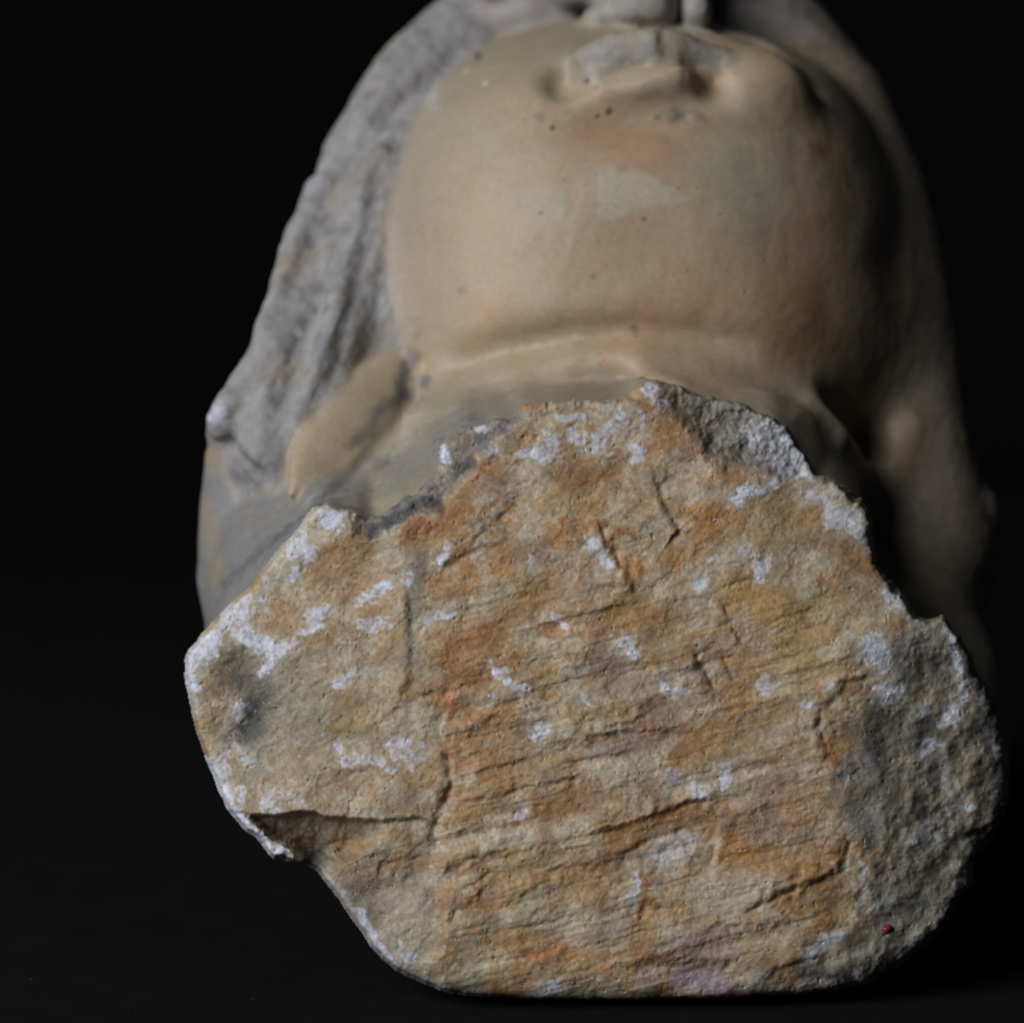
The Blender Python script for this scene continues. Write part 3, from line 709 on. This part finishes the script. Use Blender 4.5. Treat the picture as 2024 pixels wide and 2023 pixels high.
# hair tresses and the grooves between them
chain([(742,330,0,48),(705,500,0,54),(655,680,0,58),(600,830,0,58),(545,925,0,46)], k=26, surf=34)
chain([(640,380,0,40),(580,560,0,46),(545,700,0,50),(478,800,0,44),(445,850,0,34)], k=28, surf=28)
chain([(560,760,0,34),(520,850,0,54),(524,900,0,52),(548,945,0,34)], k=22, surf=26)
chain([(455,800,0,32),(438,842,0,28)], k=16, surf=10)
chain([(690,420,0,13),(650,520,0,17),(612,640,0,17),(590,720,0,15),(560,800,0,9)], k=34, sub=True, surf=0)
chain([(752,330,0,10),(722,480,0,11),(692,620,0,11),(664,720,0,10),(618,815,0,9)], k=22, sub=True, surf=0)
chain([(790,190,0,10),(735,260,0,14),(690,330,0,12),(640,390,0,9)], k=34, sub=True, surf=0)
chain([(455,880,0,10),(480,912,0,13),(520,950,0,13),(565,984,0,11)], k=22, sub=True, surf=0)
for a, b in (((900,110),(760,240)),((700,250),(640,330)),((620,470),(560,600))):
    chain([(a[0],a[1],0,9),((a[0]+b[0])/2,(a[1]+b[1])/2,0,9),(b[0],b[1],0,9)], k=34, sub=True, surf=2)
# right side folds, in shadow
# mouth: hollow under the lip, lower lip, the chipped upper lip standing behind it
ell(P(1290, 226, front(1290, 226) - 18), (170, 50, 34), k=60, sub=True)
ell(P(1345, 231, front(1345, 231) - 6), (17, 14, 12), k=20, sub=True)
yl = front(1290, 165)
chain([(1150,176,yl+24,10),(1200,164,yl+6,26),(1262,154,yl-8,34),(1330,150,yl-8,34),(1385,160,yl+10,20)], k=34, lab=LLIP)
chain([(1158,132,yl+48,40),(1215,108,yl+28,44),(1296,96,yl+20,44)], k=26, lab=ULIP)
chain([(1342,98,yl+44,38),(1402,122,yl+60,30)], k=24, lab=ULIP)
ell(P(1225, 112, yl - 52), (110, 36, 60), k=22, sub=True, rot=math.radians(12))
chain([(1160,170,0,6),(1220,144,0,8),(1262,128,0,8),(1325,120,0,8),(1382,132,0,7)], k=14, sub=True, surf=1)
chain([(1312,58,0,6),(1317,90,0,8),(1319,116,0,7)], k=24, sub=True, surf=1)
ell(P(1112, 150, front(1112, 150) - 8), (36, 60, 46), k=44, sub=True)
ell(P(1422, 160, front(1422, 160) - 8), (34, 46, 38), k=44, sub=True, rot=math.radians(-35))
ell(P(1496, 172, front(1496, 172) + 62), (92, 70, 70), k=90, lab=FACE)
# nose, broken off
ell(P(1192, 40, 660), (52, 90, 38), k=14, lab=NOSE, rot=math.radians(18))
ell(P(1268, 10, 640), (78, 110, 58), k=14, lab=NOSE, n=3)
ell(P(1374, 10, 650), (34, 100, 58), k=10, lab=NOSE, n=3)
ell(P(1300, -60, 800), (110, 150, 110), k=30, lab=NOSE)
chain([(1342,-14,530,11),(1344,44,540,11)], k=8, sub=True)
chain([(1170,76,0,8),(1225,60,0,8),(1285,50,0,8),(1350,56,0,8),(1412,64,0,8)], k=16, sub=True, surf=2)
# cheekbones / lower lids
chain([(868,150,900,30),(905,84,880,40),(965,46,860,46),(1045,24,850,48),(1118,30,850,34)], k=26, lab=LID)
chain([(990,-12,0,20),(1070,-22,0,22),(1140,10,0,18)], k=24, sub=True, surf=0)
ell(P(1152, 24, front(1152, 24)), (26, 70, 20), k=24, sub=True)
chain([(1440,22,880,34),(1540,52,900,36),(1610,100,920,34),(1668,170,930,28)], k=40, lab=LIDR)
chain([(1430,64,0,9),(1500,78,0,10),(1570,118,0,9),(1620,180,0,8)], k=34, sub=True, surf=4)

# ------------------------------------------------ surface nets
def surface_nets(F, step, org):
    inside = F < 0
    nx, ny, nz = F.shape
    c = [inside[i:nx - 1 + i, j:ny - 1 + j, k:nz - 1 + k] for i in (0, 1) for j in (0, 1) for k in (0, 1)]
    cnt = sum(a.astype(np.int8) for a in c)
    act = (cnt > 0) & (cnt < 8)
    idx = np.full(act.shape, -1, dtype=np.int32)
    I, J, K = np.nonzero(act)
    idx[I, J, K] = np.arange(len(I))
    acc = np.zeros((len(I), 3), dtype=np.float64); n = np.zeros(len(I))
    corners = [(i, j, k) for i in (0, 1) for j in (0, 1) for k in (0, 1)]
    for a in range(8):
        for b in range(a + 1, 8):
            ca, cb = corners[a], corners[b]
            if sum(abs(x - y) for x, y in zip(ca, cb)) != 1: continue
            fa = F[I + ca[0], J + ca[1], K + ca[2]]; fb = F[I + cb[0], J + cb[1], K + cb[2]]
            m = (fa < 0) != (fb < 0)
            t = np.where(m, fa / np.where(m, fa - fb, 1), 0)
            for q in range(3):
                acc[:, q] += m * (ca[q] + (cb[q] - ca[q]) * t)
            n += m
    V = (acc / n[:, None] + np.stack([I, J, K], 1)) * step + np.array(org)
    Q = []
    for ax in range(3):
        sl0 = [slice(None)] * 3; sl1 = [slice(None)] * 3
        sl0[ax] = slice(0, F.shape[ax] - 1); sl1[ax] = slice(1, F.shape[ax])
        a = inside[tuple(sl0)]; b = inside[tuple(sl1)]
        ch = a != b
        o = [x for x in range(3) if x != ax]
        A0, B0, C0 = np.nonzero(ch)
        pos = np.stack([A0, B0, C0], 1)
        ok = np.ones(len(pos), bool)
        for q in o:
            ok &= (pos[:, q] > 0) & (pos[:, q] < F.shape[q] - 1)
        pos = pos[ok]
        flip = a[pos[:, 0], pos[:, 1], pos[:, 2]]
        u, v = o
        def g(du, dv):
            p = pos.copy(); p[:, u] += du; p[:, v] += dv
            return idx[p[:, 0], p[:, 1], p[:, 2]]
        q4 = np.stack([g(-1, -1), g(0, -1), g(0, 0), g(-1, 0)], 1)
        if ax == 1: flip = ~flip
        q4[~flip] = q4[~flip][:, ::-1]
        Q.append(q4)
    return V, np.concatenate(Q)

V0, Q0 = surface_nets(F, VX, (gx[0], gy[0], gz[0]))

# smooth once and subdivide
me = bpy.data.meshes.new('tmp')
me.from_pydata([], [], [])
tmp = build_mesh('tmp_solid', V0, Q0, mat_skin)
md = tmp.modifiers.new('s', 'SMOOTH'); md.factor = 0.5; md.iterations = 2
md = tmp.modifiers.new('d', 'SUBSURF'); md.levels = 1; md.render_levels = 1
dg = bpy.context.evaluated_depsgraph_get()
ev = tmp.evaluated_get(dg); em = ev.to_mesh()
V = np.empty(len(em.vertices) * 3, np.float32); em.vertices.foreach_get('co', V); V = V.reshape(-1, 3).astype(np.float64)
NV = np.empty(len(em.vertices) * 3, np.float32); em.vertices.foreach_get('normal', NV); NV = NV.reshape(-1, 3)
Q = np.empty(len(em.loops), np.int32); em.loops.foreach_get('vertex_index', Q); Q = Q.reshape(-1, 4)
ev.to_mesh_clear()
tm = tmp.data
bpy.data.objects.remove(tmp); bpy.data.meshes.remove(tm); bpy.data.meshes.remove(me)

def lab_at(v):
    i = np.clip(np.rint((v[:, 0] - gx[0]) / VX).astype(int), 0, SH[0] - 1)
    j = np.clip(np.rint((v[:, 1] - gy[0]) / VX).astype(int), 0, SH[1] - 1)
    k = np.clip(np.rint((v[:, 2] - gz[0]) / VX).astype(int), 0, SH[2] - 1)
    return LAB[i, j, k]
lv = lab_at(V)
kq = 1 + V[:, 1] / D
vpx = V[:, 0] / kq + CX; vpy = CY - V[:, 2] / kq

# soft weights for "hair" and "skin" so that the surface finish changes over a few millimetres
def soft(mask, it=6):
    wgt = mask.astype(np.float32)
    for _ in range(it):
        fm = wgt[Q].mean(1)
        acc = np.zeros(len(V), np.float32); n = np.zeros(len(V), np.float32)
        for c in range(4):
            acc += np.bincount(Q[:, c], fm, len(V)).astype(np.float32); n += np.bincount(Q[:, c], minlength=len(V))
        wgt = acc / np.maximum(n, 1)
    return wgt
w_hair = soft(lv == HAIR)
w_hcol = soft(lv == HAIR, 16)
w_rough = np.clip(w_hair + 0.6 * soft((lv == NOSE) | (lv == ULIP)), 0, 1)

# relief: lumps and tool marks in the hair, faint undulation in the skin
def vnormals(v, q):
    a = v[q[:, 2]] - v[q[:, 0]]; b = v[q[:, 3]] - v[q[:, 1]]
    n = np.cross(a, b)
    out = np.zeros_like(v)
    for c in range(4):
        for ax in range(3):
            out[:, ax] += np.bincount(q[:, c], n[:, ax], len(v))
    return out / (np.linalg.norm(out, axis=1, keepdims=True) + 1e-12)
keepers = np.clip(soft((lv == EARL), 2) + 0.7 * soft((lv == ULIP) | (lv == NOSE) | (lv == LLIP), 3), 0, 1)
lam = (1 - 0.75 * keepers) * (1 - 0.1 * w_hair)
for _ in range(10):
    acc = np.zeros_like(V); n = np.bincount(Q.ravel(), minlength=len(V)).astype(float)
    cen = V[Q].mean(1)
    for c in range(4):
        for ax in range(3):
            acc[:, ax] += np.bincount(Q[:, c], cen[:, ax], len(V))
    V = V + (acc / n[:, None] - V) * lam[:, None] * 0.8
NV = vnormals(V, Q)
calm = 1 - 0.7 * sstep(1450, 1650, vpx)
lump = (fbm3(V, 70, 3, seed=1) * 10 + fbm3(V, 26, 2, seed=2) * 1.3) * calm
strand_dir = np.array([0.45, 0.5, 0.85]); strand_dir /= np.linalg.norm(strand_dir)
along = V @ strand_dir
perp = V - along[:, None] * strand_dir[None, :]
st = fbm3(perp + (along * 0.10)[:, None], 13, 2, seed=4)
disp = w_hair * (lump + st * 1.8 * calm) + (1 - w_hair) * (fbm3(V, 120, 2, seed=5) * 4 + fbm3(V, 22, 2, seed=6) * 0.7)
disp += 2.5 * fbm3(V, 18, 3, seed=7) * np.clip(w_rough - w_hair, 0, 1)
V = V + NV * disp[:, None]

# vertex normals again
NV = vnormals(V, Q)

# ---- colour of the carved surface
wob = np.stack([fbm3(V, 60, 3, seed=8), fbm3(V, 60, 3, seed=9)], 1)
wob2 = np.stack([fbm3(V, 14, 2, seed=10), fbm3(V, 14, 2, seed=11)], 1)
bx = vpx + wob[:, 0] * 22 + wob2[:, 0] * 7
by = vpy + wob[:, 1] * 22 + wob2[:, 1] * 7
col = np.tile(A(164, 149, 124), (len(V), 1))
n_a = fbm3(V, 170, 4, seed=12); n_b = fbm3(V, 60, 4, seed=13)
col = mixc(col, A(172, 143, 115), np.clip(sstep(-0.15, 0.35, n_a) * 0.75, 0, 1))
col = mixc(col, A(168, 158, 138), np.clip(sstep(0.0, 0.5, n_b) * 0.5, 0, 1))
col = mixc(col, A(178, 144, 114), cap(bx, by, 960, 560, 1560, 600, 150, 0.7) * 0.42)
col = mixc(col, A(160, 126, 98), cap(bx, by, 1060, 300, 1330, 270, 70, 0.6) * 0.4)
col = mixc(col, A(150, 110, 70), cap(bx, by, 1570, 600, 1600, 660, 70, 0.7) * 0.5)
col = mixc(col, A(174, 165, 146), 0.8 * poly_sd(vpx + wob2[:, 0] * 9, vpy + wob2[:, 1] * 9, [(1184,325),(1225,340),(1260,338),(1300,358),(1358,392),(1330,402),(1245,418),(1180,440)]).clip(-8, 8) / 16 + 0.4)
col = mixc(col, A(158, 150, 130), cap(bx, by, 1040, 395, 1110, 400, 22, 0.5) * 0.55)
col = mixc(col, A(152, 146, 124), cap(bx, by, 1430, 310, 1500, 420, 60, 0.8) * 0.5)
col = mixc(col, A(152, 148, 132), cap(bx, by, 900, 230, 930, 260, 60, 0.8) * 0.5)
col = mixc(col, A(146, 136, 123), sstep(960, 740, vpx + wob[:, 0] * 40) * sstep(700, 640, vpy) * 0.75)
col = mixc(col, A(136, 128, 108), cap(bx, by, 920, 120, 1120, 90, 70, 0.9) * 0.6)
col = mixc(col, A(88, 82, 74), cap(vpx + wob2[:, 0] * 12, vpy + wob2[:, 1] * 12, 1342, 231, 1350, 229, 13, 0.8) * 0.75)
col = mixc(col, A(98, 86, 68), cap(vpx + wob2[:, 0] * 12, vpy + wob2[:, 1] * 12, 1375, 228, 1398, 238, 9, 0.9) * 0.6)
col = mixc(col, A(122, 104, 82), cap(bx, by, 1380, 235, 1480, 250, 24, 0.9) * 0.5)
wn = soft(lv == NECK)
gneck = wn * sstep(700, 800, vpy)
col = mixc(col, A(134, 127, 110), gneck * 0.55)
col = mixc(col, A(118, 118, 120), np.clip(wn * sstep(760, 600, vpx) * sstep(880, 960, vpy) * (0.85 + n_b * .4), 0, 1))
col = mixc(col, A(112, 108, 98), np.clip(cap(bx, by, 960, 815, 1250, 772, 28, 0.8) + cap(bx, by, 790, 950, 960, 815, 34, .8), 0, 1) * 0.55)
col = mixc(col, A(158, 138, 104), cap(bx, by, 410, 1000, 425, 1150, 16, 0.9) * wn * 0.35)
stripm = cap(bx, by, 660, 985, 760, 940, 34, 0.8) + cap(bx, by, 760, 940, 930, 830, 30, 0.8)
col = mixc(col, A(124, 121, 120), np.clip(stripm, 0, 1) * wn * 0.5)
col = mixc(col, A(84, 86, 96), sstep(0.25, 0.5, fbm3(V, 14, 3, seed=33)) * np.clip(stripm, 0, 1) * wn * 0.6)
col = mixc(col, A(88, 86, 88), np.clip(cap(bx, by, 620, 1000, 700, 1012, 9, 0.9) + cap(bx, by, 700, 1012, 740, 1020, 10, .9), 0, 1) * wn * 0.7)  # shade behind the jutting rim, painted into the neck colour
hcol = np.tile(A(142, 138, 136), (len(V), 1))
hcol = mixc(hcol, A(98, 96, 100), sstep(0.05, 0.5, fbm3(V, 40, 4, seed=14)) * 0.45)
hcol = mixc(hcol, A(148, 147, 150), sstep(0.1, 0.5, fbm3(V, 55, 3, seed=15)) * 0.7)
hcol = mixc(hcol, A(140, 124, 98), sstep(0.1, 0.5, fbm3(V, 90, 3, seed=16)) * 0.45)
rightw = sstep(1450, 1650, vpx)
hcol = mixc(hcol, A(132, 118, 98), rightw * 0.85)
col = col * (1 - w_hcol[:, None]) + hcol * w_hcol[:, None]
col = mixc(col, A(138, 136, 134), soft((lv == ULIP) | (lv == NOSE), 6) * np.clip(0.6 + n_b, 0, 1) * 0.65)
col = mixc(col, A(150, 150, 158), soft((lv == LID) | (lv == LIDR), 4) * 0.55)
# dirt lines, specks, chips, painted highlight on the hair tuft
we = soft(lv == EARL, 3)
col = mixc(col, A(160, 148, 128), we * np.clip(0.5 + n_a, 0, 1) * 0.6)
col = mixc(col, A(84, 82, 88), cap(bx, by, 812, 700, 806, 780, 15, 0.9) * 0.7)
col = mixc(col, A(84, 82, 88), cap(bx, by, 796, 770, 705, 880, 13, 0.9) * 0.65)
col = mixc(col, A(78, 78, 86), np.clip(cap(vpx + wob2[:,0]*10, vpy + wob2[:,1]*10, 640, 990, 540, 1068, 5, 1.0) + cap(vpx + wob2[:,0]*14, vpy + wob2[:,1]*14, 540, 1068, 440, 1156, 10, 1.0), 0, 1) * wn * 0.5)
for (sx, sy, r, c, a) in ((1202,221,7,(60,55,48),.8),(1180,231,4,(60,55,48),.8),(1092,252,5,(70,60,48),.8),(1298,234,7,(140,75,50),.7),
                        (945,112,8,(80,78,76),.8),(1160,160,6,(50,50,55),.9),(1066,228,9,(110,106,98),.5),(1272,433,5,(110,75,45),.7),(1068,422,4,(110,80,50),.7),
                        (1172,548,5,(120,88,55),.6),(1254,652,9,(110,92,72),.6),(912,575,8,(120,100,75),.5),(840,755,12,(90,92,98),.7),
                        (958,165,5,(190,190,192),.6),(921,140,5,(180,180,182),.5),(1545,455,0,(0,0,0),0),(1615,300,20,(120,85,50),.5),
                        (590,640,0,(0,0,0),0),(428,822,20,(200,204,216),.7),(588,655,10,(196,198,206),.6)):  # large white spot: highlight of the lit hair tuft, put into the colour
    if r: col = mixc(col, A(*c), cap(vpx + wob2[:, 0] * r * .7, vpy + wob2[:, 1] * r * .7, sx, sy, sx + 2, sy - 2, r, 0.5) * a)
col = mixc(col, A(178, 178, 178), cap(bx, by, 850, 205, 868, 165, 7, 0.9) * 0.5)
lipb = poly_sd(vpx + wob2[:, 0] * 8, vpy + wob2[:, 1] * 8, [(1140,102),(1198,80),(1260,58),(1310,58),(1345,66),(1412,108),(1425,134),(1378,128),(1323,117),(1262,125),(1220,140),(1190,166),(1160,172)])
col = mixc(col, A(150, 147, 145), sstep(-10, 10, lipb) * np.clip(0.7 + 0.8 * n_b, 0, 1) * 0.42)
nosb = poly_sd(vpx + wob2[:, 0] * 10, vpy + wob2[:, 1] * 10, [(1150,60),(1180,20),(1230,-40),(1400,-40),(1416,56),(1340,50),(1240,48)])
col = mixc(col, A(148, 147, 146), sstep(-8, 8, nosb) * np.clip(0.75 + 0.5 * n_b, 0, 1) * 0.7)
scuff = fbm3(V * np.array([1.0, 1.0, 2.2]), 34, 4, 0.6, seed=40)
col = mixc(col, A(176, 168, 152), sstep(0.18, 0.42, scuff) * (1 - w_hair) * 0.14)
col = mixc(col, A(120, 106, 88), sstep(0.22, 0.5, -scuff) * (1 - w_hair) * 0.10)
sp = fbm3(V, 9, 2, seed=20)
col = mixc(col, A(105, 82, 55), sstep(0.62, 0.75, sp) * (1 - w_hair) * 0.5)
col = mixc(col, A(182, 180, 176), sstep(0.62, 0.75, -sp) * (1 - w_hair) * 0.25)

# ---- split the solid into its parts
fl = lab_at(V[Q].mean(1))
VW = to_world(V)
cN = np.stack([NV[:, 0], NV[:, 1] * cp + NV[:, 2] * sp_, -NV[:, 1] * sp_ + NV[:, 2] * cp], 1)
def part(name, lab, parent, mat, label=None):
    m = fl == lab
    if not m.any(): return None
    f = Q[m]
    u, inv = np.unique(f, return_inverse=True)
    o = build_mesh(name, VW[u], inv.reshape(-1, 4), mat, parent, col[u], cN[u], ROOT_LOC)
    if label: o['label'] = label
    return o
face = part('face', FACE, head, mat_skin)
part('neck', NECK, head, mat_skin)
part('hair', HAIR, head, mat_hair)
part('earlobe', EARL, head, mat_skin, 'pointed earlobe in the light, dirt along its edge')
part('earlobe', EARR, head, mat_skin, 'earlobe in deep shadow')
part('nose', NOSE, face, mat_hair)
part('upper_lip', ULIP, face, mat_hair)
part('lower_lip', LLIP, face, mat_skin)
part('cheekbone', LID, face, mat_skin)
part('cheekbone', LIDR, face, mat_skin)

kz = 1 + yy / D
Vb = np.stack([(x - CX) * kz, yy, (CY - y) * kz], 1)
Vb[:, 2] = np.maximum(Vb[:, 2], Z_CONTACT + Vb[:, 1] * 0.1228)     # flat where it stands on the cloth
idx = np.full(keep.shape, -1, np.int32); idx[keep] = np.arange(keep.sum()); idx = idx.reshape(shp)
q = np.stack([idx[:-1, :-1], idx[:-1, 1:], idx[1:, 1:], idx[1:, :-1]], -1).reshape(-1, 4)
q = q[(q >= 0).all(1)]
brk = build_mesh('neck_fracture', to_world(Vb), q, mat_break, head, fc, None, ROOT_LOC)
brk['label'] = 'rough broken surface of the neck, stained orange and tan with white bruises'

# dark red dot of paint at the lower right of the fracture
i = np.argmin((x - 1752) ** 2 + (y - 1838) ** 2)
near = (np.hypot(x - 1752, y - 1838) < 12)
c0 = Vb[i].copy(); c0[1] = Vb[near][:, 1].min() + 2
nr, ns = 5, 22
vs = [c0 + np.array([0, -4.5, 0])]
for a in range(1, nr + 1):
    r = 10.5 * a / nr
    for b in range(ns):
        th = 2 * math.pi * b / ns
        wv = 1 + 0.16 * math.sin(2 * th + 0.6) + 0.10 * math.sin(3 * th) + 0.06 * math.sin(7 * th)
        vs.append(c0 + np.array([math.cos(th) * r * wv, -4.5 + 11.0 * (a / nr) ** 3, math.sin(th) * r * wv]))
vs = np.array(vs)
tri = []
for b in range(ns): tri.append((0, 1 + b, 1 + (b + 1) % ns))
for a in range(nr - 1):
    for b in range(ns):
        p0, p1 = 1 + a * ns + b, 1 + a * ns + (b + 1) % ns
        tri += [(p0, p0 + ns, p1 + ns), (p0, p1 + ns, p1)]
mat_red = bpy.data.materials.new('dark_red_paint'); mat_red.use_nodes = True
nt = mat_red.node_tree; bs = nt.nodes['Principled BSDF']
nz = nt.nodes.new('ShaderNodeTexNoise'); nz.inputs['Scale'].default_value = 1800
cr = nt.nodes.new('ShaderNodeValToRGB')
cr.color_ramp.elements[0].color = (0.10, 0.008, 0.022, 1); cr.color_ramp.elements[1].color = (0.30, 0.02, 0.06, 1)
nt.links.new(nz.outputs['Fac'], cr.inputs['Fac']); nt.links.new(cr.outputs['Color'], bs.inputs['Base Color'])
bs.inputs['Roughness'].default_value = 0.4
dot = build_mesh('paint_dot', to_world(vs), np.array(tri), mat_red, brk, None, None, ROOT_LOC)
dot['label'] = 'small dark red dot of paint'
